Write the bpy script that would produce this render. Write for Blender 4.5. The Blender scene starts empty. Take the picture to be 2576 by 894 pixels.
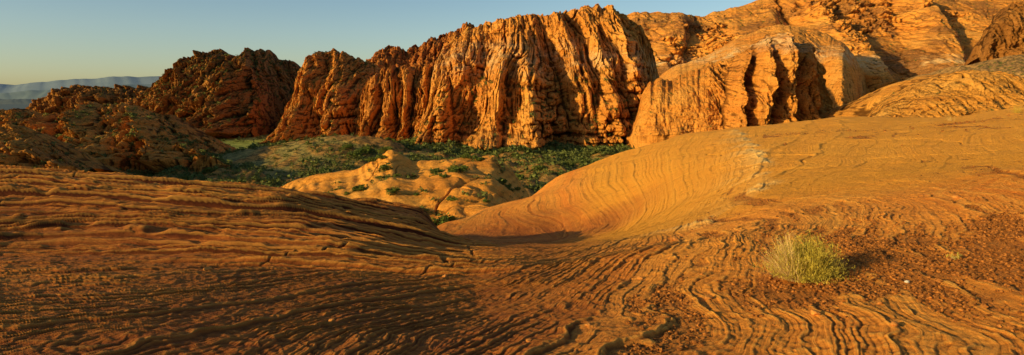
import bpy, math, numpy as np
rng=np.random.default_rng(7)
F=1709.; CX=1288.; HY=250.
def wx(px,y): return (px-CX)/F*y
def wz(py,y): return (HY-py)/F*y
def sstep(a,b,x):
    t=np.clip((x-a)/(b-a),0,1); return t*t*(3-2*t)
# ---------- noise ----------
def _h(ix,iy,iz,seed):
    n=(ix.astype(np.uint32)*np.uint32(374761393))^(iy.astype(np.uint32)*np.uint32(668265263))^(iz.astype(np.uint32)*np.uint32(2246822519))^np.uint32(seed*3266489917%4294967296)
    n=(n^(n>>np.uint32(13)))*np.uint32(1274126177); n=(n^(n>>np.uint32(15)))*np.uint32(2246822519); n^=n>>np.uint32(16)
    return n.astype(np.float32)/np.float32(2147483648.)-1
def noise(x,y,z=None,seed=0):
    x=np.asarray(x,dtype=np.float64)
    y=np.broadcast_to(y,x.shape)
    if z is None:
        fx=np.floor(x);fy=np.floor(y);ix=fx.astype(np.int64);iy=fy.astype(np.int64);iz=np.zeros_like(ix)
        u=x-fx;v=y-fy;u=u*u*u*(u*(u*6-15)+10);v=v*v*v*(v*(v*6-15)+10)
        a=_h(ix,iy,iz,seed);b=_h(ix+1,iy,iz,seed);c=_h(ix,iy+1,iz,seed);d=_h(ix+1,iy+1,iz,seed)
        return (a+(b-a)*u)*(1-v)+(c+(d-c)*u)*v
    z=np.broadcast_to(z,x.shape)
    fx=np.floor(x);fy=np.floor(y);fz=np.floor(z)
    ix=fx.astype(np.int64);iy=fy.astype(np.int64);iz=fz.astype(np.int64)
    u=x-fx;v=y-fy;w=z-fz
    u=u*u*u*(u*(u*6-15)+10);v=v*v*v*(v*(v*6-15)+10);w=w*w*w*(w*(w*6-15)+10)
    r=0
    for dz,ww in ((0,1-w),(1,w)):
        a=_h(ix,iy,iz+dz,seed);b=_h(ix+1,iy,iz+dz,seed);c=_h(ix,iy+1,iz+dz,seed);d=_h(ix+1,iy+1,iz+dz,seed)
        r=r+ww*((a+(b-a)*u)*(1-v)+(c+(d-c)*u)*v)
    return r
def fbm(x,y,z=None,o=4,g=.5,seed=0):
    r=0;a=1.;s=0.;f=1.
    for i in range(o):
        r=r+a*noise(x*f+i*17.3,y*f+i*9.1,None if z is None else z*f+i*5.7,seed+i);s+=a;a*=g;f*=2.03
    return r/s*1.4
def billow(x,y,z=None,o=3,g=.5,seed=0,p=.7):
    r=0;a=1.;s=0.;f=1.
    for i in range(o):
        r=r+a*np.abs(noise(x*f+i*17.3,y*f+i*9.1,None if z is None else z*f+i*5.7,seed+i))**p;s+=a;a*=g;f*=2.1
    return r/s
def stair(v,w=.12):
    f=np.floor(v); return f+sstep(1-w,1,v-f)
def gblur(A,s,ax):
    r=int(3*s); k=np.exp(-.5*(np.arange(-r,r+1)/s)**2); k/=k.sum()
    pad=[(0,0)]*A.ndim; pad[ax]=(r,r); B=np.pad(A,pad,mode='edge'); out=0
    for i,w in enumerate(k):
        sl=[slice(None)]*A.ndim; sl[ax]=slice(i,i+A.shape[ax]); out=out+w*B[tuple(sl)]
    return out
# ---------- mesh ----------
def raw_mesh(name,co,faces,k,mats,smooth=True,attrs=None,midx=None):
    me=bpy.data.meshes.new(name); nf=len(faces)//k
    me.vertices.add(len(co)); me.vertices.foreach_set('co',np.ascontiguousarray(co,dtype=np.float32).ravel())
    me.loops.add(nf*k); me.loops.foreach_set('vertex_index',faces.astype(np.int32))
    me.polygons.add(nf); me.polygons.foreach_set('loop_start',(np.arange(nf)*k).astype(np.int32))
    me.polygons.foreach_set('use_smooth',np.full(nf,smooth,dtype=bool))
    if midx is not None: me.polygons.foreach_set('material_index',midx.astype(np.int32))
    me.update(calc_edges=True)
    if attrs:
        for n,a in attrs.items():
            at=me.attributes.new(n,'FLOAT','POINT'); at.data.foreach_set('value',a.astype(np.float32).ravel())
    for m in (mats if isinstance(mats,(list,tuple)) else [mats]): me.materials.append(m)
    return me
def link(name,me):
    ob=bpy.data.objects.new(name,me); bpy.context.scene.collection.objects.link(ob); return ob
def grid_obj(name,X,Y,Z,mat,attrs=None):
    nr,nc=X.shape
    co=np.stack([X,Y,Z],-1).reshape(-1,3)
    idx=np.arange(nr*nc).reshape(nr,nc)
    fa=np.stack([idx[:-1,:-1],idx[:-1,1:],idx[1:,1:],idx[1:,:-1]],-1).reshape(-1)
    ob=link(name,raw_mesh(name,co,fa,4,mat,True,attrs)); return ob
def struct(ob,label,cat):
    ob["kind"]="structure"; ob["label"]=label; ob["category"]=cat; return ob
# ---------- materials ----------
class NT:
    def __init__(s,name):
        s.m=bpy.data.materials.new(name); s.m.use_nodes=True; s.t=s.m.node_tree; s.t.nodes.clear()
        s.out=s.n('ShaderNodeOutputMaterial'); s.b=s.n('ShaderNodeBsdfPrincipled'); s.l(s.b.outputs[0],s.out.inputs[0])
        s.b.inputs['Roughness'].default_value=.9
        s.b.inputs['Specular IOR Level'].default_value=.08
    def n(s,ty): return s.t.nodes.new(ty)
    def l(s,a,b): s.t.links.new(a,b)
    def setin(s,i,v):
        if isinstance(v,bpy.types.NodeSocket): s.l(v,i)
        else: i.default_value=v
    def math(s,op,a,b=0.,clamp=False):
        n=s.n('ShaderNodeMath'); n.operation=op; n.use_clamp=clamp; s.setin(n.inputs[0],a); s.setin(n.inputs[1],b); return n.outputs[0]
    def pos(s,sc=(1,1,1)):
        g=s.n('ShaderNodeNewGeometry'); m=s.n('ShaderNodeMapping'); s.l(g.outputs['Position'],m.inputs[0]); m.inputs['Scale'].default_value=sc; return m.outputs[0]
    def noise(s,vec,scale=1,det=4,rough=.55,dist=0):
        n=s.n('ShaderNodeTexNoise'); s.l(vec,n.inputs['Vector']); n.inputs['Scale'].default_value=scale; n.inputs['Detail'].default_value=det; n.inputs['Roughness'].default_value=rough; n.inputs['Distortion'].default_value=dist; return n.outputs[0]
    def noise1(s,w,scale=1,det=3,rough=.6):
        n=s.n('ShaderNodeTexNoise'); n.noise_dimensions='1D'; s.l(w,n.inputs['W']); n.inputs['Scale'].default_value=scale; n.inputs['Detail'].default_value=det; n.inputs['Roughness'].default_value=rough; return n.outputs[0]
    def ramp(s,f,st):
        n=s.n('ShaderNodeValToRGB'); s.l(f,n.inputs[0]); e=n.color_ramp.elements
        while len(e)<len(st): e.new(.5)
        for x,(p,c) in zip(e,st): x.position=p; x.color=(*c,1) if len(c)==3 else c
        return n.outputs[0]
    def mr(s,f,a,b,c=0,d=1):
        n=s.n('ShaderNodeMapRange'); s.l(f,n.inputs[0]); n.inputs[1].default_value=a;n.inputs[2].default_value=b;n.inputs[3].default_value=c;n.inputs[4].default_value=d; return n.outputs[0]
    def mix(s,f,a,b,bt='MIX'):
        n=s.n('ShaderNodeMix'); n.data_type='RGBA'; n.blend_type=bt; s.setin(n.inputs[0],f)
        for i,v in ((6,a),(7,b)):
            if isinstance(v,tuple): n.inputs[i].default_value=(*v,1)
            else: s.l(v,n.inputs[i])
        return n.outputs[2]
    def bump(s,h,dist,st=1,prev=None):
        n=s.n('ShaderNodeBump'); s.l(h,n.inputs['Height']); n.inputs['Distance'].default_value=dist; n.inputs['Strength'].default_value=st
        if prev is not None: s.l(prev,n.inputs['Normal'])
        return n.outputs[0]
    def attr(s,n):
        a=s.n('ShaderNodeAttribute'); a.attribute_name=n; return a.outputs['Fac']
    def nz(s):
        g=s.n('ShaderNodeNewGeometry'); sp=s.n('ShaderNodeSeparateXYZ'); s.l(g.outputs['Normal'],sp.inputs[0]); return sp.outputs[2]
def cliff_mat(name,dark,mid,light,S=1.,band=.5,streak=.5,green=.3,bumpd=2.5,cream=None,creamz=None,gcol=(.07,.065,.02),patch=0.,cav=.8,creamf=.8):
    t=NT(name)
    big=t.noise(t.pos((1,1,1)),.02*S,5,.6)
    col=t.ramp(big,[(.3,dark),(.5,mid),(.72,light)])
    b=t.noise(t.pos((.006,.006,.16)),1*S,7,.7,.3)
    col=t.mix(band,col,t.ramp(b,[(.3,tuple(c*.5 for c in mid)),(.44,mid),(.52,light),(.58,tuple(c*.75 for c in mid)),(.68,light),(.8,tuple(c*.8 for c in mid))]))
    if cream:
        g=t.n('ShaderNodeNewGeometry'); sp=t.n('ShaderNodeSeparateXYZ'); t.l(g.outputs['Position'],sp.inputs[0])
        wob=t.noise(t.pos((.02,.02,.02)),1,4,.6)
        zz=t.math('ADD',sp.outputs[2],t.math('MULTIPLY',wob,26.))
        f=t.math('SUBTRACT',1.,t.math('ABSOLUTE',t.math('DIVIDE',t.math('SUBTRACT',zz,creamz[0]+13.),creamz[1])),True)
        f=t.math('MULTIPLY',t.math('POWER',f,.6),t.mr(t.noise(t.pos((.05,.05,.2)),1,4,.7),.4,.6))
        col=t.mix(t.math('MULTIPLY',f,creamf),col,cream)
    st=t.noise(t.pos((.2,.2,.02)),1*S,6,.75,.6)
    col=t.mix(t.math('MULTIPLY',t.mr(st,.5,.66),streak),col,tuple(c*.3 for c in dark))
    if patch:
        col=t.mix(t.math('MULTIPLY',t.mr(t.noise(t.pos((1,1,1)),.012,7,.65,.5),.5,.58),patch),col,t.ramp(t.noise(t.pos(),.25,6,.75),[(.4,(.16,.07,.022)),(.6,(.5,.2,.055))]))
    if green>0:
        up=t.mr(t.nz(),.35,.8)
        sp2=t.noise(t.pos(),.28*S,5,.75)
        col=t.mix(t.math('MULTIPLY',t.math('MULTIPLY',up,t.mr(sp2,.5,.6)),green),col,gcol)
    fine=t.noise(t.pos(),.9*S,6,.75)
    col=t.mix(.5,col,t.ramp(fine,[(.34,(.28,.2,.15)),(.54,(1,1,1))]),'MULTIPLY')
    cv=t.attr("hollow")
    col=t.mix(t.math('MULTIPLY',t.mr(cv,.05,1.),cav),col,tuple(c*.18 for c in dark))  # hollows darkened in colour: varnish plus painted crevice shade
    t.l(col,t.b.inputs['Base Color'])
    h=t.math('ADD',t.noise(t.pos((1,1,.6)),.25*S,8,.76,.3),t.math('MULTIPLY',b,.4))
    t.l(t.bump(h,bumpd,1.),t.b.inputs['Normal'])
    return t.m
OR=(.88,.33,.05); ORD=(.68,.21,.032); ORL=(.96,.47,.1); CR=(.96,.68,.32)
BR=(.55,.215,.045); BRD=(.3,.11,.025); BRL=(.75,.33,.075)
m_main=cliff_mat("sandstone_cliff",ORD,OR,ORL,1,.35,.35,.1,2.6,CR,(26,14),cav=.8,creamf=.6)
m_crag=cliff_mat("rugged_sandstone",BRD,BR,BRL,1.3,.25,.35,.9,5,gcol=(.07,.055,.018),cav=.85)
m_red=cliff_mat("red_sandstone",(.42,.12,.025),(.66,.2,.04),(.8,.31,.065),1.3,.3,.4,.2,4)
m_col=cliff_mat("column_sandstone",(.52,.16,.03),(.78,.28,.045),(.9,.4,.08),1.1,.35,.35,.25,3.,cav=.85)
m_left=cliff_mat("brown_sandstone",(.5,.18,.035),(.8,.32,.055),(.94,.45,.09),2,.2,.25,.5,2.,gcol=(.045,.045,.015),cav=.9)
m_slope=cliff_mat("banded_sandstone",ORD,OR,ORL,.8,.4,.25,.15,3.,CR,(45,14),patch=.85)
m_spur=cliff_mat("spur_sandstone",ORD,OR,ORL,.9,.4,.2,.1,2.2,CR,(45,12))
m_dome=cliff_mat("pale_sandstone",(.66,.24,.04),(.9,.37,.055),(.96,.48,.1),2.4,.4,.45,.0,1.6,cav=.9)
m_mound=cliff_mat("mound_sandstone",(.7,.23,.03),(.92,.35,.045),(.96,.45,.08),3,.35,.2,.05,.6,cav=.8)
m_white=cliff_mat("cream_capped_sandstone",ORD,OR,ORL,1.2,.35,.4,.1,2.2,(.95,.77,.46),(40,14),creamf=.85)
def flat_mat(name,a,b,sc):
    t=NT(name); t.l(t.ramp(t.noise(t.pos(),sc,5,.6),[(.35,a),(.65,b)]),t.b.inputs['Base Color']); return t.m
m_far=flat_mat("hazy_hill",(.2,.26,.3),(.23,.29,.33),.001)  # far hill materials: bluish distance haze put into the base colour
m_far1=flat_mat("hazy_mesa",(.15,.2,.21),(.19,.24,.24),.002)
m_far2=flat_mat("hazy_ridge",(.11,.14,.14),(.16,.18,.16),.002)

# ---------- foreground slickrock ----------
cols={
-700:[(1,-1.4),(4,-1.3),(7,-1.5),(9,-1.5),(14,-1.0),(18,-.85),(24,-2),(34,-6),(60,-22),(120,-36)],
-100:[(1,-1.5),(4.2,-1.42),(7,-1.66),(8.5,-1.80),(12,-1.66),(16,-1.56),(19,-2.0),(26,-5),(45,-18),(120,-36)],
0:[(1,-1.5),(4.2,-1.44),(7,-1.70),(8.5,-1.84),(12,-1.72),(16,-1.64),(19,-2.1),(26,-5),(45,-18),(120,-36)],
300:[(1,-1.55),(4.2,-1.49),(7,-1.74),(8.5,-1.88),(12,-1.84),(16,-1.84),(19,-2.4),(26,-6),(45,-18),(120,-36)],
720:[(1,-1.6),(4.2,-1.57),(8,-1.88),(11,-2.04),(17,-2.27),(20,-3.1),(26,-7),(45,-19),(120,-36)],
800:[(1,-1.6),(4.2,-1.58),(8,-1.9),(12,-2.16),(19.3,-2.70),(21.5,-3.7),(28,-8),(45,-19),(120,-36)],
900:[(1,-1.6),(4.2,-1.6),(8,-1.94),(12,-2.3),(18,-2.86),(22,-3.22),(23.6,-4.5),(30,-9),(45,-19),(120,-36)],
1000:[(1,-1.6),(4.2,-1.62),(8,-1.99),(12,-2.44),(18,-3.06),(22,-3.42),(23.4,-5.0),(30,-9),(45,-19),(120,-36)],
1070:[(1,-1.6),(4.2,-1.63),(8,-2.02),(12,-2.54),(16,-3.0),(20,-3.42),(22.4,-3.6),(23.3,-5.0),(26,-5.35),(29,-5.6),(34,-9),(60,-24),(120,-36)],
1108:[(1,-1.6),(4.2,-1.63),(8,-2.03),(12,-2.6),(16,-3.2),(20,-4.05),(22.5,-4.75),(24.5,-5.2),(27,-5.35),(29.5,-5.3),(34,-8),(60,-24),(120,-36)],
1200:[(1,-1.6),(4.2,-1.64),(8,-2.04),(12,-2.66),(15,-3.2),(18,-3.84),(21,-4.52),(24,-5.08),(26,-5.25),(28.5,-5.2),(31,-5.15),(34,-5.5),(41,-9),(55,-19),(120,-36)],
1400:[(1,-1.6),(4.2,-1.62),(8,-1.97),(12,-2.66),(15,-3.24),(18.5,-3.98),(22,-4.74),(25,-5.25),(27,-5.12),(29.5,-4.75),(33,-4.52),(40,-4.52),(44,-4.95),(54,-9),(70,-22),(120,-36)],
1560:[(1,-1.6),(4.2,-1.61),(8,-1.86),(12,-2.54),(15,-3.07),(18.5,-3.7),(22,-4.28),(24.5,-4.4),(27.5,-4.05),(32,-3.7),(38,-3.52),(46,-3.5),(56,-6),(80,-22),(120,-36)],
1700:[(1,-1.6),(4.2,-1.6),(8,-1.76),(12,-2.34),(16,-2.82),(20,-3.08),(24,-3.02),(30,-2.82),(38,-2.66),(46,-2.6),(54,-2.85),(65,-6),(90,-22),(130,-36)],
1840:[(1,-1.6),(4.2,-1.6),(8,-1.66),(12,-2.08),(16,-2.25),(24,-2.20),(34,-2.12),(46,-1.98),(54,-2.3),(70,-6),(95,-20),(130,-36)],
1920:[(1,-1.6),(4.2,-1.6),(8,-1.62),(12,-1.83),(16,-1.90),(24,-1.93),(34,-1.96),(46,-1.82),(56,-2.2),(72,-6),(100,-20),(130,-36)],
2100:[(1,-1.6),(4.2,-1.58),(8,-1.55),(12,-1.64),(16,-1.7),(24,-1.73),(36,-1.6),(50,-1.35),(60,-1.6),(80,-6),(130,-30)],
2400:[(1,-1.6),(4.2,-1.53),(8,-1.43),(12,-1.43),(16,-1.41),(24,-1.36),(36,-1.22),(50,-1.36),(62,-1.8),(85,-5),(130,-30)],
2576:[(1,-1.6),(4.2,-1.48),(8,-1.32),(12,-1.25),(16,-1.2),(24,-1.05),(36,-.74),(48,-.5),(60,-.9),(85,-5),(130,-30)],
3200:[(1,-1.6),(4.2,-1.3),(8,-.95),(12,-.75),(16,-.5),(24,-.2),(36,.35),(48,.8),(60,.4),(85,-5),(130,-30)]}
NC,NR=1750,1450
us=np.linspace(-.95,.93,NC)
q_=np.linspace(math.log(1.6),math.log(120),4000); dens=.3+.9*sstep(math.log(3.2),math.log(4.),q_)+.9*sstep(math.log(6),math.log(8),q_)*(1-sstep(math.log(24),math.log(30),q_))-.5*sstep(math.log(36),math.log(56),q_)
cd=np.cumsum(dens); cd=(cd-cd[0])/(cd[-1]-cd[0]); ly=np.interp(np.linspace(0,1,NR),cd,q_)
ks=sorted(cols); P=np.array([np.interp(ly,[math.log(a) for a,b in cols[k]],[b for a,b in cols[k]]) for k in ks])
pxs=us*F+CX
Zg=np.array([np.interp(pxs,ks,P[:,j]) for j in range(NR)])
Zg=gblur(gblur(Zg,5,0),9,1)
Y=np.exp(ly)[:,None]*np.ones((1,NC)); X=us[None,:]*Y
def slick_detail(X,Y,Zb):
    near=1-sstep(10,17,Y)
    wA=fbm(X*.2,Y*.2,o=2,seed=3); wB=fbm(X*.8,Y*.8,o=3,seed=5); wC=fbm(X*3,Y*3,o=3,g=.55,seed=8); wD=fbm(X*9,Y*9,o=3,g=.6,seed=9)
    pA=-Y*.95+.22*X; pB=X*1.05-.2*Y
    w=sstep(-4.5,1.2,X+.42*(6-Y))
    phi=(1-w)*pA+w*pB+wA*.8+wB*.19+wC*.032+wD*.008
    S=Zb*5.2+.16*X-.16*Y+wA*.35+wB*.08+wC*.02+wD*.004
    def hsh(s,seed):
        z=np.zeros(s.shape,np.int64); return (_h(np.floor(s).astype(np.int64),z,z,seed)+1)*.5
    def saw(s,sharp=.8,seed=0,e=1.2,lo=.2):
        f=s-np.floor(s); a=hsh(s,seed)
        return (lo+(1-lo)*a)*f**e*(1-sstep(sharp,1,f))
    def rib(s,seed=0):
        f=s-np.floor(s); a=hsh(s,seed); return (.3+.7*a)*(np.sin(np.pi*f)**.6)
    def brk(fx,sd,lo=-.25,hi=.25):
        return sstep(lo,hi,fbm(X*fx,Y*fx,o=4,g=.62,seed=sd))
    patch=brk(.6,21); p2=brk(.9,22); p3=brk(1.3,23); p4=brk(1.9,26)
    led=sstep(7.0,8.4,Y-.2*wB)*(1-sstep(22.4,26,Y))*sstep(.4,-1.6,X+.06*(Y-12))
    right=sstep(-1.5,.8,X)
    nl=near*(1-.85*led)
    d=0
    d=d+nl*(.024*saw(phi*.9+.12*wB,.96,1)*(.1+.9*patch)+.025*saw(phi*2.4+wC*.12,.94,2)*(.08+.92*p2)
        +.022*saw(phi*5.1+wC*.14,.92,3)*(.15+.85*p3)+.015*saw(phi*10.5+.3*wB,.88,10)*(.2+.8*p4)+.007*rib(phi*21+.5*wB,11))
    ph2=phi*.8+.55*Y+.35*wB+.06*wC
    d=d+nl*(1-.6*right)*(.014*saw(ph2*2.2,.93,14)*(1-p2)+.010*saw(ph2*5.,.9,15)*(1-p3))
    d=d+nl*(.010*billow(X*7,Y*7,o=4,g=.66,seed=41,p=.8)*(1-.2*right)+.005*fbm(X*18,Y*18,o=2,seed=43))
    crk=np.abs(noise(X*.55+.15*wB,Y*.25,seed=31))
    lw=wA*.4+wB*.045+.008*wC+.003*wD
    ls=-Y*.62+.16*X+lw
    d=d+led*(.22*saw(ls,.935,4,.45,.5)*(.7+.3*patch)+.12*saw(ls*2.3+.3,.92,5,.45,.35)*(.5+.5*p2)+.06*saw(ls*5.3+.1,.9,12,.45,.25)*(.4+.6*p3)+.024*saw(ls*11,.85,13,.45,.2)*(.4+.6*p4)-.05*sstep(.03,.0,crk)+.006*wD+.012*wC-.13)
    far=1-near
    d=d+far*(1-led)*(.034*saw(S*.9,.93,6)*(.2+.8*patch)+.024*saw(S*2.6,.9,7)*(.25+.75*p2)+.015*saw(S*6,.88,17)*(.3+.7*p3)+.009*rib(S*13,18)*p4+.007*wD+.006*billow(X*3,Y*3,o=3,seed=47))
    hol=np.exp(-((X+0.1)/3.4)**2-((Y-24)/3.4)**2)*sstep(-3,-1.5,X)
    d=d+hol*.12*saw(-Zb*3.6+.3*Y+wB*.3,.92,9,.4)
    d=d+.03*fbm(X*.5,Y*.5,o=3,seed=40)*(1+Y*.02)*(1-.8*led)+.006*wC
    jc=np.exp(-(noise(X*.16+.4*wA,Y*.09+3,seed=53)/.012)**2)*sstep(3,9,X)*sstep(9,14,Y)
    d=d-.05*jc
    xl=np.interp(Y[:,0],[10,12.5,13.3,15,18,22,30,46,60],[3.0,3.6,4.5,5.5,6.6,8.07,10.6,15.1,19.])[:,None]+.3*wB+.08*wC
    dx=X-xl; on=sstep(10,12,Y)*(1-sstep(38,48,Y))
    d=d+on*(.06*sstep(.08,-.02,dx)*np.exp(-np.clip(-dx,0,99)/1.6)*(.2+.8*p2))
    pale=on*np.exp(-(np.clip(dx,0,9)/.2)**2)*np.exp(-np.clip(-dx,0,99)/.6)*(.25+.75*p2)*.9
    bed=phi*near+S*far*1.4
    reg=sstep(2.4,4.4,X+.10*(Y-5)+.6*wA+.3*wB)*sstep(9.6,6.6,Y-.1*(X-4)+.6*wA)
    reg=np.maximum(reg*.9,.68*np.exp(-((X-3.4)/1.)**4-((Y-6.)/.8)**4))
    reg=np.maximum(reg,.6*np.exp(-((X-20)/8)**4-((Y-31)/6)**4)*sstep(-.1,.4,fbm(X*.15,Y*.5,o=3,seed=61)))
    reg=np.maximum(reg,.22*np.exp(-((X-1.9)/2.2)**4-((Y-6)/4.)**4))
    reg=np.maximum(reg,.28*np.exp(-((X-7)/5)**4-((Y-12)/5)**4))
    reg=np.maximum(reg,.3*np.exp(-((X+.2)/2.2)**2-((Y-23)/2.2)**2))
    fr=phi*2.4+wC*.12; gr_=1-(fr-np.floor(fr))
    g=reg*1.22+.5*fbm(X*.9,Y*.9,o=4,g=.6,seed=62)+.7*fbm(phi*2.1,phi*.1+Y*.12,o=3,seed=63)+.4*gr_-.76
    grit=sstep(0,.5,g)*sstep(0.02,.12,reg)
    d=d*(1-.3*grit)-.010*grit
    var_shade=np.clip(sstep(1.3,-2.0,X-.12*Y)*(1-sstep(26,32,Y))+.3*sstep(3.5,0,X)*near,0,1)*(.88+.22*wA)  # darker left foreground: desert varnish with painted shade in the same mask
    hol_shade=np.exp(-((X-1.3-.3*(Y-24))/3.3)**4-((Y-24.4)/2.3)**4)  # cast shadow of the central hollow, painted into the rock colour
    var_shade=np.maximum(var_shade,.9*hol_shade)
    dune_mask=sstep(10,14,Y)*sstep(1.0,2.5,X-.1*(Y-15))*(1-hol_shade)  # mask for a more saturated orange on the right-hand slope
    return d,bed,grit,var_shade,dune_mask,led,pale
D,BED,GRIT,VAR_SHADE,DUNE_TINT,LED,PALE=slick_detail(X,Y,Zg)
Zf=Zg+D
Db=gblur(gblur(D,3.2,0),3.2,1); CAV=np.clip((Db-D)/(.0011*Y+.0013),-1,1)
t=NT("slickrock")
bed=t.attr("bed"); grit=t.attr("grit"); var_shade=t.attr("varnish_shade"); dune_tint=t.attr("dune_tint"); cav=t.attr("hollow"); led=t.attr("ledge"); pale=t.attr("pale")
nb=t.noise1(bed,3.2,8,.78); nb2=t.noise1(bed,.7,3,.6)
big=t.noise(t.pos(),.35,5,.6)
c=t.ramp(big,[(.3,(.88,.25,.028)),(.5,(.97,.325,.036)),(.7,(.99,.4,.055))])
c=t.mix(.42,c,t.ramp(nb,[(.3,(.66,.17,.022)),(.5,(.97,.325,.038)),(.68,(.99,.48,.085))]))
c=t.mix(.25,c,t.ramp(nb2,[(.35,(.84,.2,.023)),(.6,(.99,.43,.065))]))
c=t.mix(t.math('MULTIPLY',dune_tint,.6),c,(1.,.43,.035))
sp=t.noise(t.pos(),28,5,.8); c=t.mix(.26,c,t.ramp(sp,[(.34,(.42,.3,.22)),(.5,(1,1,1))]),'MULTIPLY')
lich=t.noise(t.pos(),2.2,6,.75); c=t.mix(t.math('MULTIPLY',t.mr(lich,.57,.68),.28),c,(.3,.085,.02))
vn=t.math('MULTIPLY',var_shade,t.mr(t.noise(t.pos(),1.1,6,.7),.3,.6,.65,1.))  # left varnish and the painted hollow shadow share this dark tone
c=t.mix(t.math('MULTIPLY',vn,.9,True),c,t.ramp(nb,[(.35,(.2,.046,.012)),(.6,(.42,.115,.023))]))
steep=t.mr(t.nz(),.93,.6); c=t.mix(t.math('MULTIPLY',steep,t.math('ADD',.2,t.math('MULTIPLY',led,.75))),c,(.06,.013,.006))  # steep ledge faces darkened in colour to stand in for riser shade
c=t.mix(t.math('MULTIPLY',t.mr(cav,.1,1.),.62),c,(.15,.038,.012))  # crevices darkened in colour: dust and varnish plus painted relief shade
lt=t.math('MULTIPLY',t.mr(cav,-.15,-1.),t.math('SUBTRACT',.55,t.math('MULTIPLY',var_shade,.32)),True)
c=t.mix(lt,c,(1.,.5,.09))  # crests lightened in colour as painted relief light
c=t.mix(t.math('MULTIPLY',pale,.75,True),c,(1.,.66,.22))
soil=t.ramp(t.noise(t.pos(),60,3,.7),[(.35,(.2,.06,.014)),(.65,(.58,.19,.032))])
c=t.mix(t.math('MULTIPLY',grit,.75),c,soil)
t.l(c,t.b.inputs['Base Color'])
h=t.math('ADD',t.noise(t.pos(),9,9,.77),t.math('MULTIPLY',t.noise1(bed,14,5,.7),.7))
b1=t.bump(h,.036,.95); b2=t.bump(t.noise(t.pos(),1.6,7,.68),.035,.6,b1)
t.l(b2,t.b.inputs['Normal'])
m_slick=t.m
g=struct(grid_obj("slickrock_ground",X,Y,Zf,m_slick,{"bed":BED,"grit":GRIT,"varnish_shade":VAR_SHADE,"dune_tint":DUNE_TINT,"hollow":CAV,"ledge":LED,"pale":PALE}),"rippled orange sandstone slickrock with thin weathered layers","ground")

def sample_ground(x,y):
    u=x/y; i=np.interp(np.log(y),ly,np.arange(NR)); j=(u-us[0])/(us[1]-us[0])
    i=np.clip(i,0,NR-2);j=np.clip(j,0,NC-2);i0=i.astype(int);j0=j.astype(int);a=i-i0;b=j-j0
    def s(A): return (A[i0,j0]*(1-a)*(1-b)+A[i0+1,j0]*a*(1-b)+A[i0,j0+1]*(1-a)*b+A[i0+1,j0+1]*a*b)
    return s(Zf),s(GRIT)
def ico(sub=1):
    import bmesh
    bm=bmesh.new(); bmesh.ops.create_icosphere(bm,subdivisions=sub,radius=1)
    v=np.array([p.co[:] for p in bm.verts]); f=np.array([[q.index for q in p.verts] for p in bm.faces]); bm.free(); return v,f
iv,iff=ico(1)
def pebbles(N,xr,yr,smin,smax,pw=1.2,mn=.0015):
    x=rng.uniform(*xr,N);y=rng.uniform(*yr,N); ok=np.abs(x/y)<.92; x=x[ok];y=y[ok]
    z,g_=sample_ground(x,y); cl=sstep(-.6,.5,fbm(x*2.2,y*2.2,o=3,seed=64))
    ok=rng.random(len(x))<np.maximum(g_**pw*(.15+.85*cl),mn); x,y,z=x[ok],y[ok],z[ok]
    return x,y,z,smin+(smax-smin)*rng.random(len(x))**2.5
A=[pebbles(76000,(0.2,6.5),(3.2,9),.006,.022),pebbles(22000,(2,11),(7,15),.008,.026),pebbles(6000,(8,30),(22,40),.03,.08),pebbles(3500,(-4,3),(18,26),.015,.05)]
px_,py_,pz_,ps_=[np.concatenate([a[i] for a in A]) for i in range(4)]
n=len(px_)
base=iv[None]*(1+.28*rng.uniform(-1,1,(n,len(iv),1)))
ang=rng.uniform(0,6.28,n); ca,sa=np.cos(ang),np.sin(ang)
sc=np.stack([rng.uniform(.8,1.35,n),rng.uniform(.7,1.,n),rng.uniform(.5,.85,n)],-1)
v=base*sc[:,None]; v=np.stack([v[...,0]*ca[:,None]-v[...,1]*sa[:,None],v[...,0]*sa[:,None]+v[...,1]*ca[:,None],v[...,2]],-1)*ps_[:,None,None]
v=v+np.stack([px_,py_,pz_+ps_*.3],-1)[:,None]
fa=(iff[None]+(np.arange(n)*len(iv))[:,None,None]).reshape(-1)
t=NT("pebble"); c=t.ramp(t.noise(t.pos(),35,2,.5),[(.3,(.1,.036,.01)),(.5,(.27,.095,.02)),(.7,(.55,.2,.04))]); t.l(c,t.b.inputs['Base Color']); m_peb=t.m
gr=link("gravel",raw_mesh("gravel",v.reshape(-1,3),fa,3,m_peb,False)); gr["kind"]="stuff"; gr["label"]="rusty brown pebbles lying in hollows of the slickrock"; gr["category"]="gravel"
print("pebbles",n)

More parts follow.
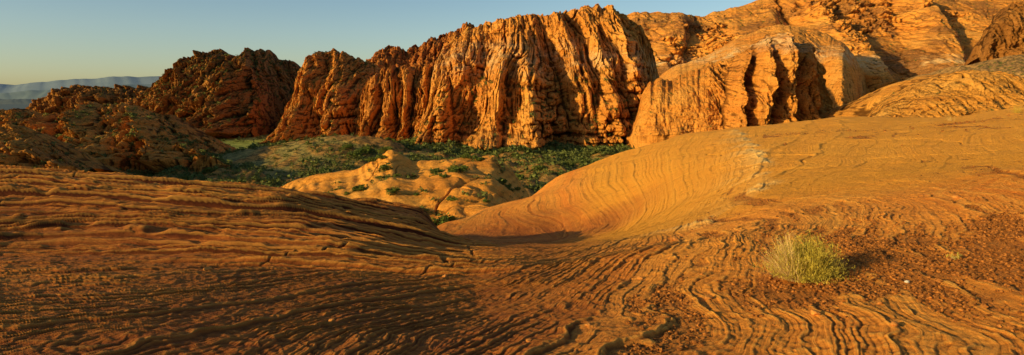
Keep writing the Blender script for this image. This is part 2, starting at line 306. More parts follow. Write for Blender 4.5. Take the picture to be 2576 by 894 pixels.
# ---------- relief masses ----------
SC={}
def relief(name,pts,yb,yt,mat,n,m,label,seed,k=1.4,ribs=(),macro=(0,60),flute=(0,30,0),crag=(0,20),jag=0.,toe=0.,jagw=12.,lin=0.,slopeamp=(0,20),drop=8.,fan=0.,fanc=0.,crack=0.,block=(0,10),patchy=False,detail=None,steps=.06,bench=0.,bz=2.6,boulder=(0,8)):
    pts=sorted(pts); pp=[p[0] for p in pts]
    px=np.linspace(pp[0],pp[-1],n)
    top=np.interp(px,pp,[p[1] for p in pts]); bas=np.interp(px,pp,[p[2] for p in pts]); dy=np.interp(px,pp,[p[3] if len(p)>3 else 0 for p in pts])
    ppx=n/(pp[-1]-pp[0])
    s=max(1.,ppx*4.); top=gblur(top,s,0); dy=gblur(dy,s*1.5,0)
    if jag:
        top=top+jag*fbm(px/jagw,px*0+seed,o=4,g=.6,seed=seed)+jag*.5*(stair(2.5*fbm(px/jagw*1.3,px*0+seed+5,o=2,seed=seed+44),.15)/2.5)
    mb=max(10,m//8)
    tt=np.concatenate([[-.12],np.linspace(0,1,m),1+np.linspace(0,1,mb+1)[1:]])[:,None]
    tf=np.clip(tt,0,1); th=tf*math.pi/2
    Zn=(1-lin)*np.sin(th)+lin*tf; Gn=(1-lin)*(1-np.cos(th))**k+lin*tf
    yb_=yb+dy[None,:]; yt_=yt+dy[None,:]*.6
    Yv=yb_+(yt_-yb_)*Gn
    zb=wz(bas,yb+dy)[None,:]; zt=wz(top,yt+dy*.6)[None,:]
    zt=np.maximum(zt,zb+.5)
    Zv=zb+(zt-zb)*Zn
    Xv=wx(px[None,:],Yv)
    tb=np.clip(tt-1,0,1)
    Yv=Yv+tb*(yt-yb)*1.6; Zv=Zv-(tb**1.6)*(zt-zb+20)
    Zv=np.where(tt<0,zb-drop,Zv); Yv=np.where(tt<0,Yv-2,Yv); Xv=Xv+0*Yv
    Dm=np.zeros_like(Yv); dz=np.zeros_like(Yv)
    H=(zt-zb)
    det=1. if detail is None else (.12+.88*sstep(detail[0],detail[1],px))[None,:]
    pw=px[None,:]+12*fbm(Xv/20,Zv/30,o=3,seed=seed+33)
    for (p0,p1,w0,w1,pr,t0,t1) in ribs:
        c=p0+(p1-p0)*tf; w=w0+(w1-w0)*tf
        q=np.clip(1-np.abs((pw-c)/np.maximum(w,1)),0,1)
        q=np.clip(q*1.35,0,1)**.85
        Dm+=pr*q*sstep(t1,t1-.35,tf)*sstep(t0-.15,t0+.05,tf)
    xs=Xv+fan*(Xv-fanc)*tf
    xs=xs+7*fbm(Xv/30,Zv/40,o=2,seed=seed+9)+1.3*fbm(Xv/9,Zv/14,o=2,seed=seed+10)
    if macro[0]: Dm+=macro[0]*fbm(xs/macro[1],Zv/macro[1]*.5,o=2,seed=seed+1)
    if flute[0]:
        a,wl,az=flute
        fl=billow(xs/wl,Zv/(wl*4)+3,Yv/(wl*6),o=1,seed=seed+2,p=.75)*1.6
        f2=billow(xs/wl*2.7,Zv/(wl*1.8),Yv/(wl*3),o=1,seed=seed+3,p=.6)*1.6
        f3=billow(xs/wl*6.5,Zv/(wl*.9),Yv/(wl),o=2,seed=seed+4,p=.6)*1.6
        fade=.1+.9*sstep(-.4,.5,fbm(Xv/30,Zv/22,o=2,seed=seed+5))
        fd2=.15+.85*sstep(-.5,.4,fbm(Xv/45,Zv/40,o=2,seed=seed+25))
        Dm+=(a*(fl-.6)*fd2+a*.45*(f2-.6)*fade+a*.22*(f3-.6)*fade)*det
        dz+=(az*(fl-.7)*sstep(.5,.95,tf)+az*.5*(f2-.7)*sstep(.5,.95,tf))*det
    if block[0]:
        a,wl=block
        b1=stair(3.2*fbm(xs/wl,Zv/(wl*bz),o=2,g=.4,seed=seed+70),.08)/3.2
        b2=stair(3.0*fbm(xs/wl*2.6+5,Zv/(wl*bz*.4),o=2,g=.4,seed=seed+73),.1)/3.0
        b3=stair(2.5*fbm(xs/wl*5+5,Zv/(wl*bz*.18),o=2,g=.5,seed=seed+79),.12)/2.5
        Dm+=(a*b1+a*.5*b2+a*.24*b3)*det
    if bench:
        q=tf*3.2+.9*fbm(Xv/28,Xv*0+seed,o=3,seed=seed+90)+.25*fbm(Xv/8,Zv/8,o=2,seed=seed+91)
        Dm-=bench*(stair(q,.16)-q)*det
    if crack:
        for q,(wl,vl,wd) in enumerate(((13,50,.04),(7,28,.055),(24,100,.03))):
            nn=noise(xs/wl,Zv/vl+7*q,seed=seed+50+q); msk=sstep(-.1,.35,noise(Xv/30,Zv/20,seed=seed+60+q)+.1)
            Dm-=crack*msk*np.exp(-(nn/wd)**2)*(1,.6,1.6)[q]*det
    if crag[0]:
        a,wl=crag
        c1=billow(Xv/wl,Zv/wl*.7,Yv/wl,o=4,g=.6,seed=seed+6,p=.8)*1.7-.7
        c2=fbm(Xv/wl*2,Zv/wl*2,Yv/wl*2,o=4,g=.6,seed=seed+7)
        low=1+1.*sstep(.45,.1,tf)
        if patchy: low=low*(.1+1.2*sstep(-.05,.3,fbm(Xv/130,Yv/130,Zv/130,o=3,seed=seed+77)))
        Dm+=(a*c1*1.2+a*.35*c2)*low*(det*.6+.4); dz+=(a*.35*c1+a*.12*c2)*(low if patchy else 1)
    if boulder[0]:
        a,wl=boulder
        for q,(f,g_) in enumerate(((1,1.),(2.1,.5))):
            wxp=Xv+.25*wl*fbm(Xv/wl,Zv/wl,o=2,seed=seed+101)
            nn=np.abs(noise(wxp/wl*f,Yv/wl*f*.8,Zv/wl*f*1.1,seed=seed+100+q))
            bd=1-(1-np.clip(nn*2.2,0,1))**2.4
            Dm+=a*g_*bd; dz+=a*g_*.55*bd
    if slopeamp[0]:
        a,wl=slopeamp
        c1=billow(Xv/wl+.3*Zv/wl,Yv/wl*.5,Zv/wl*.3,o=5,g=.42,seed=seed+8,p=.8)*1.6-.7
        dz+=a*c1; Dm+=a*.5*c1
    bs=(Zv+2.5*fbm(Xv/40,Yv/40,o=2,seed=seed+12))
    L=max(1.5,float(np.median(H))/28); st=np.sin(bs/L*6.28)+.6*np.sin(bs/L*2.7*6.28+1)
    Dm+=steps*L*st*(tt>=0)*(.2+.8*sstep(-.3,.3,fbm(Xv/25,Zv/12,o=2,seed=seed+13)))
    if toe:
        tl=.14+.46*np.clip(.45+fbm(Xv/20,Xv*0+3,o=3,seed=seed+15),0,1)
        ap=np.clip(1-tf/tl,0,1)
        Dm+=toe*ap**1.1*(.7+1.1*(billow(Xv/11,Zv/8,o=3,seed=seed+16)-.3))
    env=sstep(0,.06,tt)*1.0
    edge=np.minimum(sstep(pp[0]-.1,pp[0]+(pp[-1]-pp[0])*.04,px),sstep(pp[-1]+.1,pp[-1]-(pp[-1]-pp[0])*.04,px))[None,:]*.8+.2
    Yv=Yv-(Dm*(.35+.65*env))*edge*(1-tb)
    Zv=Zv+dz*env*edge*(1-tb*.5)
    act=(Zv/Yv)[int(m*.4):].max(0); tgt=(HY-top)/F
    corr=gblur(tgt-act,max(2,ppx*9),0)[None,:]*yt
    Zv=Zv+corr*np.clip(tf,0,1)**.8
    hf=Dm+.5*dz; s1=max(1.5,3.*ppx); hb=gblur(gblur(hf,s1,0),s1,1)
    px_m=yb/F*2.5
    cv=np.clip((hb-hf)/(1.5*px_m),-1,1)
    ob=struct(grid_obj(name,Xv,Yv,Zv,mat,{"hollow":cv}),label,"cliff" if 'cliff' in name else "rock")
    SC.setdefault(name,[]).append((Xv,Yv,Zv,tt))
    return ob
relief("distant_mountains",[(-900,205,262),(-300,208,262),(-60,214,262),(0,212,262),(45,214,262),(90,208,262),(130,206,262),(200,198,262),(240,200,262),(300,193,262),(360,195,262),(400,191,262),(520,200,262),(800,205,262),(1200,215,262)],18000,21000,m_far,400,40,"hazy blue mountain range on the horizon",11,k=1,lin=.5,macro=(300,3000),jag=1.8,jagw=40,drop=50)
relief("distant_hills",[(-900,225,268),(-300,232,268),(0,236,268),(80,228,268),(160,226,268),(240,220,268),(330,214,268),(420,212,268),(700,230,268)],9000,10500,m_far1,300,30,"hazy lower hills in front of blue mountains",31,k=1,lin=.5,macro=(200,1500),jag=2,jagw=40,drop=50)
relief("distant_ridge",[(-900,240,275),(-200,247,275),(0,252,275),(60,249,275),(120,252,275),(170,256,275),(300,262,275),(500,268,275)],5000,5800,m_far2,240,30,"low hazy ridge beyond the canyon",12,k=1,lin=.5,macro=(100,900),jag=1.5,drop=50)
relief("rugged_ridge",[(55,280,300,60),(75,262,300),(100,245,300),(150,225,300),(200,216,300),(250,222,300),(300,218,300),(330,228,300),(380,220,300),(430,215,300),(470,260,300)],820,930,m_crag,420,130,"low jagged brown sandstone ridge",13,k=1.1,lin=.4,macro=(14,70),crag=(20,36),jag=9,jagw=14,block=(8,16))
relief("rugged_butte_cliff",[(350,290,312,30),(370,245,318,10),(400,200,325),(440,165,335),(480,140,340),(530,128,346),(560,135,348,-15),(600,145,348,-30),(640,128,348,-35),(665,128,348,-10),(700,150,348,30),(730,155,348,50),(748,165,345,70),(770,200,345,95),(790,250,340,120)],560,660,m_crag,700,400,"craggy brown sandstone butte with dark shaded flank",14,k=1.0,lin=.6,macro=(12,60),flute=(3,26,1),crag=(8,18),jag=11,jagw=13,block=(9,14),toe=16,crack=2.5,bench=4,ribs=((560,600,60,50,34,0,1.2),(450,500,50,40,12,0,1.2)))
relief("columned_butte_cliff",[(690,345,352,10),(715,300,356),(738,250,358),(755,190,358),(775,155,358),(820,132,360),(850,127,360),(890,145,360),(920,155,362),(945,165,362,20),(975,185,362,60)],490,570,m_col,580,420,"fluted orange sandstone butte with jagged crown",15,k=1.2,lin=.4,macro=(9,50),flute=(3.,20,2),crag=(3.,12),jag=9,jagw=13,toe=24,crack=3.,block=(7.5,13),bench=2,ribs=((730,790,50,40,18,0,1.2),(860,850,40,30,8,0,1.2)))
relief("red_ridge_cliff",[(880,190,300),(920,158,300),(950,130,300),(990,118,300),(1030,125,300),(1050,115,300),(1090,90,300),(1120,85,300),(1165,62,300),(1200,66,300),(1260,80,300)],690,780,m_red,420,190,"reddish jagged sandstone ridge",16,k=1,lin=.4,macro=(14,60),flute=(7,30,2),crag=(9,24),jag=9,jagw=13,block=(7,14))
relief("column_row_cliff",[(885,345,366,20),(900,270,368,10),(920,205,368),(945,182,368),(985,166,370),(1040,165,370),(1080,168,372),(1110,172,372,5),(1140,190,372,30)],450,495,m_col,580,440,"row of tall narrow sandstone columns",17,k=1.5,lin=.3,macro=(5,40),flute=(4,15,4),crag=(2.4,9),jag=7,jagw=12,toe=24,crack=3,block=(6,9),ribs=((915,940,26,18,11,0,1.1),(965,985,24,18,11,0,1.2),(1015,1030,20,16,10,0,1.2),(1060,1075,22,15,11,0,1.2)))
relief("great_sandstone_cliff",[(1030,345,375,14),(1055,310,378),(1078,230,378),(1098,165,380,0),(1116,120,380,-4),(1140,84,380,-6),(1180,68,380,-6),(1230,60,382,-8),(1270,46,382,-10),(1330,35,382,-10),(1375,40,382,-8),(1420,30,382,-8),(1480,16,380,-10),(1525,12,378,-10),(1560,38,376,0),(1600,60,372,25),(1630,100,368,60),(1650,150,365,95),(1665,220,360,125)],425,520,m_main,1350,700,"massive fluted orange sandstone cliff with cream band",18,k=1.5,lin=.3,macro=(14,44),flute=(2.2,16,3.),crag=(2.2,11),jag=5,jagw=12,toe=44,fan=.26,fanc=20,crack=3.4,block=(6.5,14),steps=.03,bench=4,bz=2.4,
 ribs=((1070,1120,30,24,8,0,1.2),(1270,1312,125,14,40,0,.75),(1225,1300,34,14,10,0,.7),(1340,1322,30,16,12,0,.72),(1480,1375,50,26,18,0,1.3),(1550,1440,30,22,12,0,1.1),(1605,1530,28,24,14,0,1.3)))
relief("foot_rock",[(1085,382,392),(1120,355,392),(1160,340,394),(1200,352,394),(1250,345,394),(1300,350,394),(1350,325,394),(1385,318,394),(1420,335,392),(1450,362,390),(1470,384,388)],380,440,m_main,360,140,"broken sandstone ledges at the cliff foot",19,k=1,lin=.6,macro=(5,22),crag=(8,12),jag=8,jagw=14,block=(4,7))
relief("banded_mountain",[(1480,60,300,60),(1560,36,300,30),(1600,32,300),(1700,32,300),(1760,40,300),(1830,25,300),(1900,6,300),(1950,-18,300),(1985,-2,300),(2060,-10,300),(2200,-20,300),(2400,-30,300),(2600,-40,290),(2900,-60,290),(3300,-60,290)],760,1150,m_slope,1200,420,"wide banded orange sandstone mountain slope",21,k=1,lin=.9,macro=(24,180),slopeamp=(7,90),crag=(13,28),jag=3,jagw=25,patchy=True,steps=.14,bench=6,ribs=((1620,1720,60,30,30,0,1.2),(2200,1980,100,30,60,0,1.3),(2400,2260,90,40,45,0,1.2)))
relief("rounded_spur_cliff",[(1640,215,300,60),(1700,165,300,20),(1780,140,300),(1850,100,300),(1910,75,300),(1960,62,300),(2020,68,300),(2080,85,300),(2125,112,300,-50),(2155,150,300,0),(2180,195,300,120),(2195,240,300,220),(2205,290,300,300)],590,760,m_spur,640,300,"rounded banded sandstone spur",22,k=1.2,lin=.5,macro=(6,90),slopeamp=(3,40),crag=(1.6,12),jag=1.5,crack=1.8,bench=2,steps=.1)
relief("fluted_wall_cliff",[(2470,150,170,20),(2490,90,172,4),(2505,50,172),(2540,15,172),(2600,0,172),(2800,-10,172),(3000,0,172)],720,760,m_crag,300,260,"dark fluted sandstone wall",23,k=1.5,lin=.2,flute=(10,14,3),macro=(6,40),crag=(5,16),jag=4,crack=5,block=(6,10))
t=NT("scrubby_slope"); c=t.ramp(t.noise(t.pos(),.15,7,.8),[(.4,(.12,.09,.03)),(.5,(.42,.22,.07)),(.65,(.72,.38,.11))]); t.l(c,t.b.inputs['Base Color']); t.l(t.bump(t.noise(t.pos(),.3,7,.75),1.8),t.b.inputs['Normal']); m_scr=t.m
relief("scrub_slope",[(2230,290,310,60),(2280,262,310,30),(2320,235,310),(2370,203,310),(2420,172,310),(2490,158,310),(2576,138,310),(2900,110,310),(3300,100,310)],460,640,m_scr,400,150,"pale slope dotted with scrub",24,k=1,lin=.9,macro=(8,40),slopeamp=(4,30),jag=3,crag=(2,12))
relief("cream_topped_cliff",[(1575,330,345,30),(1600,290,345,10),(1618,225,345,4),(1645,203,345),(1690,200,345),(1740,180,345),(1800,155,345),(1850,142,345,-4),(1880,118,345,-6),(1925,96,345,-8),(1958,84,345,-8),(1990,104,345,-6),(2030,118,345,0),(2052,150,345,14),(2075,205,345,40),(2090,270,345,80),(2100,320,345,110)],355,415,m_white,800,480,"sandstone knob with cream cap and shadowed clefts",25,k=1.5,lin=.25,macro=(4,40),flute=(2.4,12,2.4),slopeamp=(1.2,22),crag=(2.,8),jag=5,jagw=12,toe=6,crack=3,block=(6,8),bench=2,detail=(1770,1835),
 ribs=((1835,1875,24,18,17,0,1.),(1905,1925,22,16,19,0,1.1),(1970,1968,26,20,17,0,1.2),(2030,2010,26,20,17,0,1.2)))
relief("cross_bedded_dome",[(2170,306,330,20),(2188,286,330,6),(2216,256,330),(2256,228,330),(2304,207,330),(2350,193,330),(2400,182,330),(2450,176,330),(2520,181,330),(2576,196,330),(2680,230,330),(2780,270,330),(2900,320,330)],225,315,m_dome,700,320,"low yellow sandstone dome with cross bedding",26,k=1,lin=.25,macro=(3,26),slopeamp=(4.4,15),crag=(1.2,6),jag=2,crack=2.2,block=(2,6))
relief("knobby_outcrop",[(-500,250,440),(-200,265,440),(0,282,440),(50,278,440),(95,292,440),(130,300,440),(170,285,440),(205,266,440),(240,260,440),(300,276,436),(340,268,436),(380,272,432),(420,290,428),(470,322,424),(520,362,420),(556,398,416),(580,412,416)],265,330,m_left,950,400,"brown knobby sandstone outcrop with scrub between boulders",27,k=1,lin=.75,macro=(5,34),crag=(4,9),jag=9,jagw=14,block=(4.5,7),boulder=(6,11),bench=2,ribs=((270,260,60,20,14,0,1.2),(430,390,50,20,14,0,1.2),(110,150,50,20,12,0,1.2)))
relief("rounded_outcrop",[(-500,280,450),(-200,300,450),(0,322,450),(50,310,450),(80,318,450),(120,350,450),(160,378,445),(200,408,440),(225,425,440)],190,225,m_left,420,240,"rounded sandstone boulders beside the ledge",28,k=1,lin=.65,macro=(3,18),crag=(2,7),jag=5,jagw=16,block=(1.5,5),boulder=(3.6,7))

# mound
mc={600:[(60,-32),(100,-28),(130,-25),(150,-24.5),(175,-28),(200,-34)],
 740:[(60,-26),(100,-21),(130,-19.4),(150,-18.3),(175,-24),(200,-34)],
 800:[(60,-24),(100,-19.6),(130,-18.2),(150,-17.1),(175,-24),(200,-34)],
 900:[(60,-22),(100,-18.2),(128,-16.8),(150,-15.8),(172,-22),(200,-34)],
 985:[(60,-21),(100,-17.6),(125,-15.4),(140,-13.3),(150,-10.9),(165,-18),(190,-34)],
 1040:[(60,-21),(100,-17.6),(125,-16.2),(140,-15),(150,-13.9),(168,-20),(190,-34)],
 1150:[(60,-21),(100,-17.6),(120,-15.8),(135,-13.8),(150,-12.1),(165,-19),(190,-34)],
 1240:[(60,-22),(100,-18.4),(125,-16),(140,-13.9),(150,-11.9),(160,-18),(190,-34)],
 1290:[(60,-25),(100,-21),(125,-18.8),(140,-17.5),(150,-15.8),(160,-23),(190,-34)],
 1330:[(60,-29),(100,-25),(125,-22),(145,-20),(160,-28),(190,-34)],
 1380:[(60,-36),(100,-35),(150,-35),(190,-36)],
 1440:[(60,-38),(100,-37),(150,-37),(190,-38)]}
mk=sorted(mc); my=np.linspace(60,195,520); mp=np.linspace(600,1440,860)
Pm=np.array([np.interp(my,[a for a,b in mc[k]],[b for a,b in mc[k]]) for k in mk])
Zm=np.array([np.interp(mp,mk,Pm[:,j]) for j in range(len(my))]); Zm=gblur(gblur(Zm,5,0),6,1)
Ym=my[:,None]+0*Zm; Xm=wx(mp[None,:],Ym)
xw=Xm+3*fbm(Xm/12,Ym/12,o=2,seed=70)
bl=billow(xw/13,Ym/20,o=3,g=.34,seed=71,p=.95)*1.6-.6
ck=np.exp(-(noise(xw/5,Ym/10,seed=75)/.04)**2)*sstep(-.2,.3,noise(Xm/12,Ym/12,seed=76))
dm=2.1*bl+.16*fbm(Xm/3,Ym/3,o=4,g=.5,seed=72)-.6*ck+.09*np.sin((Zm+.15*Xm)*7+fbm(Xm/6,Ym/6,o=2,seed=77))
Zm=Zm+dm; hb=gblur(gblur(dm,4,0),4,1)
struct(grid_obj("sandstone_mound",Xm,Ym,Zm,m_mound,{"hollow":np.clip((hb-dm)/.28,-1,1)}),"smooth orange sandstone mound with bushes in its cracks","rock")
# valley
vy=np.exp(np.linspace(math.log(70),math.log(1500),480)); vu=np.linspace(-1.1,1.1,760)
Yv=vy[:,None]+0*vu[None,:]; Xv=vu[None,:]*Yv
def meadow(X,Y):
    u=X/Y*F+CX
    return sstep(480,560,u)*sstep(880,760,u)*sstep(330,355,Y)*sstep(640,520,Y)
HX=wx(830,330)
def hillm(X,Y): return np.exp(-((X-HX)/34)**2*np.where(X<HX,.5,1.)-((Y-325)/38)**2)
def vz(X,Y):
    z=-30+2.2*fbm(X/60,Y/60,o=4,seed=81)*(1-.7*meadow(X,Y))
    z=z+11.5*hillm(X,Y)
    z=z+2*np.exp(-((X-10)/50)**2-((Y-400)/25)**2)
    r=billow(X/16,Y/20,o=3,seed=84,p=1.)*1.8-.55
    z=z+4.5*np.clip(r,0,1)*sstep(0.1,.5,fbm(X/50,Y/50,o=2,seed=85)+.25)*(1-meadow(X,Y))*(1-hillm(X,Y))
    z=z+6*np.clip(billow(X/20,Y/20,o=3,seed=88,p=.9)*1.8-.4,0,1)*np.exp(-((X+45)/30)**2-((Y-345)/25)**2)
    z=z+6*sstep(395,420,Y)*sstep(450,430,Y)*sstep(-100,-60,X)*(billow(X/9,Y/9,o=3,seed=89,p=.9))
    return z
def rocky(X,Y):
    return np.clip(.8*sstep(.4,.65,billow(X/16,Y/20,o=3,seed=84,p=1.)*1.8)*sstep(0.,.4,fbm(X/50,Y/50,o=2,seed=85)+.2)+np.exp(-((X+45)/30)**2-((Y-345)/25)**2)*.8+.8*sstep(392,412,Y)*sstep(-130,-80,X),0,1)*(1-meadow(X,Y))
Zv=vz(Xv,Yv)+.3*fbm(Xv/4,Yv/4,o=3,seed=83)
t=NT("valley_scrubland")
c=t.ramp(t.noise(t.pos(),.05,6,.7),[(.35,(.42,.27,.08)),(.5,(.34,.27,.08)),(.62,(.2,.22,.05))])
c=t.mix(t.math('MULTIPLY',t.attr("hill"),.8),c,t.ramp(t.noise(t.pos(),.3,6,.75),[(.4,(.26,.21,.06)),(.6,(.6,.42,.12))]))
rk=t.ramp(t.noise(t.pos(),.3,6,.7),[(.35,(.34,.13,.03)),(.65,(.8,.34,.07))])
c=t.mix(t.math('MULTIPLY',t.attr("rocky"),.85),c,rk)
c=t.mix(t.math('MULTIPLY',t.mr(t.noise(t.pos(),.35,7,.85),.49,.56),.85),c,(.055,.065,.02))
c=t.mix(t.math('MULTIPLY',t.attr("meadow"),.9),c,t.ramp(t.noise(t.pos(),.12,6,.8),[(.4,(.22,.26,.045)),(.6,(.46,.48,.1))]))
t.l(c,t.b.inputs['Base Color']); t.l(t.bump(t.noise(t.pos(),.5,7,.8),1.6),t.b.inputs['Normal'])
struct(grid_obj("valley_floor",Xv,Yv,Zv,t.m,{"rocky":rocky(Xv,Yv),"meadow":meadow(Xv,Yv),"hill":np.clip(hillm(Xv,Yv)*2,0,1)}),"scrub covered canyon floor of sand and sage","ground")
gx_=np.linspace(-40000,40000,30); GY,GX=np.meshgrid(np.linspace(-20000,60000,30),gx_,indexing='ij')
struct(grid_obj("desert_plain",GX,GY,GX*0-38,m_far2),"dusty desert plain reaching the horizon","ground")

# ---------- vegetation ----------
def leafmat(name,a,b,sc=3.):
    t=NT(name); t.l(t.ramp(t.noise(t.pos(),sc,3,.6),[(.3,a),(.7,b)]),t.b.inputs['Base Color']); return t.m
m_leaf=leafmat("bush_leaves",(.055,.08,.015),(.17,.2,.035),.8)
m_sage=leafmat("sage_leaves",(.06,.075,.02),(.2,.21,.05),.3)
m_bark=leafmat("bush_bark",(.1,.06,.03),(.2,.13,.07),8)
def clump(nt,seed,size=.16):
    r=np.random.default_rng(seed)
    nb_=7; bc=np.stack([r.uniform(-.6,.6,nb_),r.uniform(-.6,.6,nb_),r.uniform(.25,.85,nb_)],-1); br=r.uniform(.25,.45,nb_)
    k=r.integers(0,nb_,nt); d=r.normal(size=(nt,3)); d/=np.linalg.norm(d,axis=1)[:,None]
    p=bc[k]+d*(br[k]*r.uniform(.6,1.08,nt))[:,None]; p[:,2]=np.maximum(p[:,2],.02)
    tri=p[:,None]+r.normal(size=(nt,3,3))*size*.6
    return tri.reshape(-1,3)
variants=[]
for i in range(5):
    co=clump(620,100+i)
    st=[];r=np.random.default_rng(i)
    for q in range(6):
        e=np.array([r.uniform(-.5,.5),r.uniform(-.5,.5),r.uniform(.4,.7)])
        st.append([[-.04,0,-.2],[.04,0,-.2],e])
    st=np.array(st).reshape(-1,3); n0=len(co)//3
    allc=np.concatenate([co,st]); mi=np.concatenate([np.zeros(n0),np.ones(6)])
    variants.append(raw_mesh("desert_bush",allc,np.arange(len(allc)),3,[m_leaf,m_bark],False,None,mi))
def add_valley(N,pxr,yr,smin,smax,dense=False):
    px=rng.uniform(*pxr,N); y=rng.uniform(yr[0]**.5,yr[1]**.5,N)**2; x=wx(px,y)
    keep=(fbm(x/25,y/25,o=3,seed=91)+rng.uniform(-.6,.6,N)>(-.6 if dense else -.2))&(rng.random(N)>meadow(x,y)*.9)&(rng.random(N)>hillm(x,y)*.5); x,y=x[keep],y[keep]
    z=vz(x,y); s=smin+(smax-smin)*rng.random(len(x))**2.
    return np.stack([x,y,z-.1,s],-1)
def add_grid(Xa,Ya,Za,N,smin,smax,up=.5,rows=None):
    nr,nc=Xa.shape; i=rng.integers(1,nr-1,N*6); j=rng.integers(1,nc-1,N*6)
    if rows: i=rng.integers(int(rows[0]*nr)+1,int(rows[1]*nr)-1,N*6)
    a=np.stack([Xa[i,j+1]-Xa[i,j-1],Ya[i,j+1]-Ya[i,j-1],Za[i,j+1]-Za[i,j-1]],-1)
    b=np.stack([Xa[i+1,j]-Xa[i-1,j],Ya[i+1,j]-Ya[i-1,j],Za[i+1,j]-Za[i-1,j]],-1)
    nn=np.cross(a,b); nn/=np.linalg.norm(nn,axis=1)[:,None]+1e-9
    low=(Za[i,j]-.25*(Za[np.minimum(i+6,nr-1),j]+Za[np.maximum(i-6,0),j]+Za[i,np.minimum(j+6,nc-1)]+Za[i,np.maximum(j-6,0)]))<.0
    ok=(nn[:,2]>up)&low; i,j=i[ok][:N],j[ok][:N]
    return np.stack([Xa[i,j],Ya[i,j],Za[i,j]-.1,smin+(smax-smin)*rng.random(len(i))**2],-1)
mound_b=add_grid(Xm,Ym,Zm,600,.5,1.6,.5,(.22,.7))
mw=fbm(mound_b[:,0]/6,mound_b[:,1]/6,o=2,seed=95)-mound_b[:,1]/200; mound_b=mound_b[np.argsort(-mw)]
big_b=np.concatenate([mound_b[:130],add_valley(140,(560,1650),(225,420),2.,4.),add_valley(40,(150,700),(240,300),1.5,2.8),add_valley(140,(900,1850),(360,425),3.,5.,True)])
small=[mound_b[130:260],add_valley(14000,(380,1850),(200,560),.7,2.6),add_valley(1800,(300,700),(220,300),.6,1.8),add_valley(6000,(880,1950),(340,430),1.6,4.,True),add_valley(700,(480,900),(470,545),1.4,3.4,True)]
for nm,N,s0,s1,up,rw in (("knobby_outcrop",1500,.8,2.4,.3,None),("rounded_outcrop",170,.6,1.4,.35,None),("rugged_butte_cliff",2000,1.,2.4,.25,None),("foot_rock",300,.8,2.6,.3,None),("great_sandstone_cliff",420,.8,2.4,.3,(0,.35)),("columned_butte_cliff",300,.8,2.2,.35,None),
   ("banded_mountain",1700,1.2,3.,.3,None),("cross_bedded_dome",60,.4,1.,.6,None),("scrub_slope",1700,.8,2.,.2,None),("rugged_ridge",300,1.5,3,.3,None),("cream_topped_cliff",120,.6,1.4,.5,None)):
    for (a,b,c_,_) in SC[nm]: small.append(add_grid(a,b,c_,N,s0,s1,up,rw))
order=np.argsort(-(big_b[:,3]/big_b[:,1])); big_b=big_b[order]
small.append(big_b[285:]); big_b=big_b[:285]
for q,(x,y,z,s) in enumerate(big_b):
    ob=bpy.data.objects.new("desert_bush",variants[q%5]); bpy.context.scene.collection.objects.link(ob)
    ob.location=(x,y,z); ob.rotation_euler=(0,0,rng.uniform(0,6.28)); ob.scale=(s*rng.uniform(.9,1.3),s*rng.uniform(.9,1.3),s*rng.uniform(.6,.9))
    if y<200: ob["label"]="green bush rooted in a crack of the sandstone mound"
    else: ob["label"]="dark green bush standing on the scrubby canyon floor"
    ob["category"]="bush"; ob["group"]="desert bushes of the canyon"
S_=np.concatenate(small); n=len(S_)
vs=[clump(26,500+i,.34).reshape(-1,3) for i in range(12)]
V=np.stack([vs[i%12] for i in range(n)]); V=V*(S_[:,3][:,None,None]*np.array([1,1,.8]))+S_[:,None,:3]
sm=link("scrub",raw_mesh("scrub",V.reshape(-1,3),np.arange(n*78),3,m_sage,False)); sm["kind"]="stuff"; sm["label"]="low sagebrush and scrub scattered over the canyon"; sm["category"]="scrub"

# rabbitbrush
def blades(N,h,spread,w,seed,cx,cy,nseg=5,up=0.,ang=None,ls=.9):
    r=np.random.default_rng(seed)
    az=r.uniform(0,6.28,N) if ang is None else r.normal(ang,.7,N)
    lean=np.abs(r.normal(0,ls,N)).clip(0,1.45); L=h*(1.0-.06*lean)*r.uniform(.55,1.1,N)*(1+.10*np.sin(az*3+seed)+.07*np.sin(az*7+1))
    dx=np.cos(az);dy=np.sin(az)
    rb=r.uniform(0,spread*.32,N)
    tt=np.linspace(0,1,nseg+1)[None,:]
    ph=lean[:,None]*(.85+.15*tt)
    ds=L[:,None]/nseg
    hx=np.concatenate([np.zeros((N,1)),np.cumsum(np.sin(ph[:,:-1])*ds,1)],1)+rb[:,None]; hz=np.concatenate([np.zeros((N,1)),np.cumsum(np.cos(ph[:,:-1])*ds,1)],1)
    wob=r.normal(0,.014,(N,nseg+1))*tt
    x=cx+hx*dx[:,None]+wob; y=cy+hx*dy[:,None]+r.normal(0,.014,(N,nseg+1))*tt
    c=np.stack([x,y,hz],-1)
    pa=r.uniform(0,6.28,N); side=np.stack([np.cos(pa),np.sin(pa),0*pa],-1)[:,None]*(w*(1-.75*tt))[...,None]
    v=np.stack([c-side,c+side],2).reshape(N,-1,3)
    k=np.arange(nseg)*2; q=np.stack([k,k+1,k+3,k+2],-1).reshape(-1)
    f=(q[None]+(np.arange(N)*(nseg+1)*2)[:,None]).reshape(-1)
    return v.reshape(-1,3),f,c
m_green=leafmat("rabbitbrush_green",(.28,.2,.022),(.68,.52,.08),14)
m_straw=leafmat("straw",(.6,.38,.13),(.85,.6,.26),14)
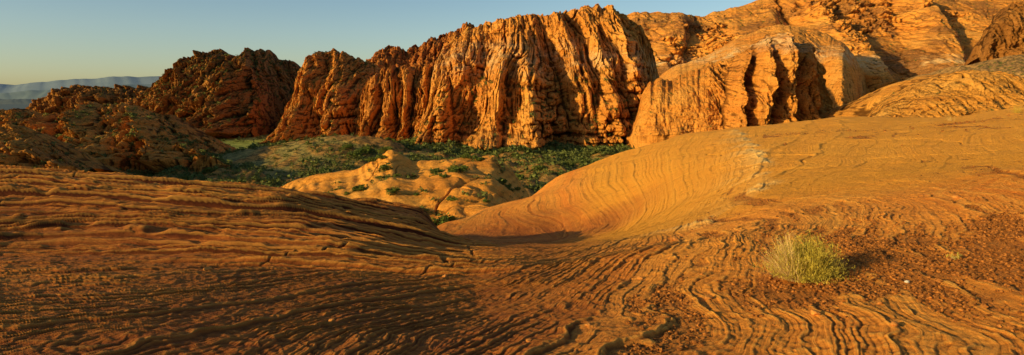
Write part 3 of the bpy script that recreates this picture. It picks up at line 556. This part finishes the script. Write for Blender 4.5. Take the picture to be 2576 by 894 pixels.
def plant(name,x,y,h,N,seed,label,cat,straw=.25):
    z=float(sample_ground(np.array([x]),np.array([y]))[0][0])-.01
    e=bpy.data.objects.new(name,None); bpy.context.scene.collection.objects.link(e); e.location=(x,y,z); e.empty_display_size=.1
    e["label"]=label; e["category"]=cat
    v,f,c=blades(N,h,h,.0018,seed,0,0)
    r=np.random.default_rng(seed+1)
    nl=N*7; bi=r.integers(0,N,nl); si=r.integers(2,c.shape[1],nl); p=c[bi,si]+r.normal(0,.008,(nl,3))
    d=r.normal(size=(nl,3)); d[:,2]=np.abs(d[:,2])+.5; d/=np.linalg.norm(d,axis=1)[:,None]; sd=np.cross(d,r.normal(size=(nl,3))); sd/=np.linalg.norm(sd,axis=1)[:,None]
    L=r.uniform(.010,.024,nl)[:,None]; W=.0023
    lv=np.stack([p-sd*W,p+sd*W,p+d*L+sd*W*.4,p+d*L-sd*W*.4],1).reshape(-1,3)
    fol=link("foliage",raw_mesh("foliage",lv,np.arange(nl*4),4,m_green,False)); fol.parent=e
    stm=link("stems",raw_mesh("stems",v,f,4,m_green if straw<.6 else m_straw,False)); stm.parent=e
    if straw>0:
        v2,f2,_=blades(int(N*straw),h*1.08,h,.002,seed+5,-h*.2,0,ang=math.pi,ls=.9)
        dr=link("dry_stalks",raw_mesh("dry_stalks",v2,f2,4,m_straw,False)); dr.parent=e
plant("rabbitbrush",2.62,6.05,.36,1700,5,"yellow green rabbitbrush with dry stalks growing on gravel","shrub",.3)
plant("grass_tuft",4.05,6.2,.06,20,6,"small pale grass tuft growing among pebbles","grass tuft",.7)
plant("grass_tuft",24.6,38.,.4,50,8,"dry grass tuft on the sandstone shelf","grass tuft",.7)
plant("green_shrub",27.5,37,.5,160,9,"small green shrub on the sandstone shelf","shrub",0)
iv2,if2=ico(2)
t=NT("loose_stone"); t.l(t.ramp(t.noise(t.pos(),18,5,.6),[(.3,(.4,.15,.035)),(.7,(.75,.3,.06))]),t.b.inputs['Base Color']); t.l(t.bump(t.noise(t.pos(),30,5,.6),.01),t.b.inputs['Normal']); m_st=t.m
t=NT("pale_stone"); t.l(t.ramp(t.noise(t.pos(),30,4,.6),[(.3,(.5,.42,.3)),(.7,(.7,.6,.45))]),t.b.inputs['Base Color']); m_ps=t.m
for i,(px,y,s,pale_) in enumerate([(1783,5.6,.035,0),(2282,5.6,.022,1),(835,5.,.022,0),(520,7.,.04,0),(1610,6.6,.03,0),(2050,4.9,.03,0),(1480,5.,.022,0),(1120,7.4,.03,0),(2410,9.5,.05,0),(1330,4.6,.018,0),(1700,9.5,.05,0),(2250,4.5,.028,0)]):
    r=np.random.default_rng(900+i); d=iv2+.0
    nn=noise(d[:,0]*1.3+i*7,d[:,1]*1.3,d[:,2]*1.3,seed=i)
    vv=d*(1+.35*nn)[:,None]
    for kx in range(7):
        nv=r.normal(size=3); nv/=np.linalg.norm(nv); dd=vv@nv-.72; vv=vv-np.maximum(dd,0)[:,None]*nv
    vv=vv*np.array([1.3,1.,.7])*s
    x=wx(px,y); z=float(sample_ground(np.array([x]),np.array([float(y)]))[0][0])
    ob=link("loose_stone",raw_mesh("loose_stone",vv,if2.reshape(-1),3,m_ps if pale_ else m_st,False)); ob.location=(x,y,z+s*.3); ob.rotation_euler=(0,0,r.uniform(0,6))
    ob["label"]="small pale stone lying among brown gravel" if pale_ else "small angular orange stone lying on slickrock"; ob["category"]="stone"; ob["group"]="loose stones on the slickrock"

# ---------- light ----------
EL=math.radians(12.8); AZ=math.radians(31)
sx,sy,sz=-math.cos(AZ)*math.cos(EL),-math.sin(AZ)*math.cos(EL),math.sin(EL)
from mathutils import Vector
L=bpy.data.lights.new("sun",'SUN'); L.energy=5.; L.angle=math.radians(.5); L.color=(1,.77,.32)
so=bpy.data.objects.new("sun",L); bpy.context.scene.collection.objects.link(so); so.rotation_euler=Vector((sx,sy,sz)).to_track_quat('Z','Y').to_euler()
w=bpy.data.worlds.new("World"); bpy.context.scene.world=w; w.use_nodes=True; nt=w.node_tree; nt.nodes.clear()
sk=nt.nodes.new('ShaderNodeTexSky'); sk.sky_type='NISHITA'; sk.sun_disc=False; sk.sun_elevation=EL; sk.sun_rotation=math.atan2(sx,sy); sk.air_density=1.; sk.dust_density=1.8; sk.ozone_density=1.; sk.altitude=1000
hs=nt.nodes.new('ShaderNodeHueSaturation'); hs.inputs['Saturation'].default_value=1.2; nt.links.new(sk.outputs[0],hs.inputs['Color'])
bg=nt.nodes.new('ShaderNodeBackground'); bg.inputs[1].default_value=.13; o=nt.nodes.new('ShaderNodeOutputWorld')
nt.links.new(hs.outputs[0],bg.inputs[0]); nt.links.new(bg.outputs[0],o.inputs[0])
cam=bpy.data.cameras.new("camera"); co=bpy.data.objects.new("camera",cam); bpy.context.scene.collection.objects.link(co); bpy.context.scene.camera=co
co.location=(0,0,0); co.rotation_euler=(math.radians(90),0,0); cam.sensor_width=36; cam.lens=36*F/2576; cam.shift_y=-197/2576; cam.clip_start=.05; cam.clip_end=90000
bpy.context.scene.view_settings.view_transform='Standard'
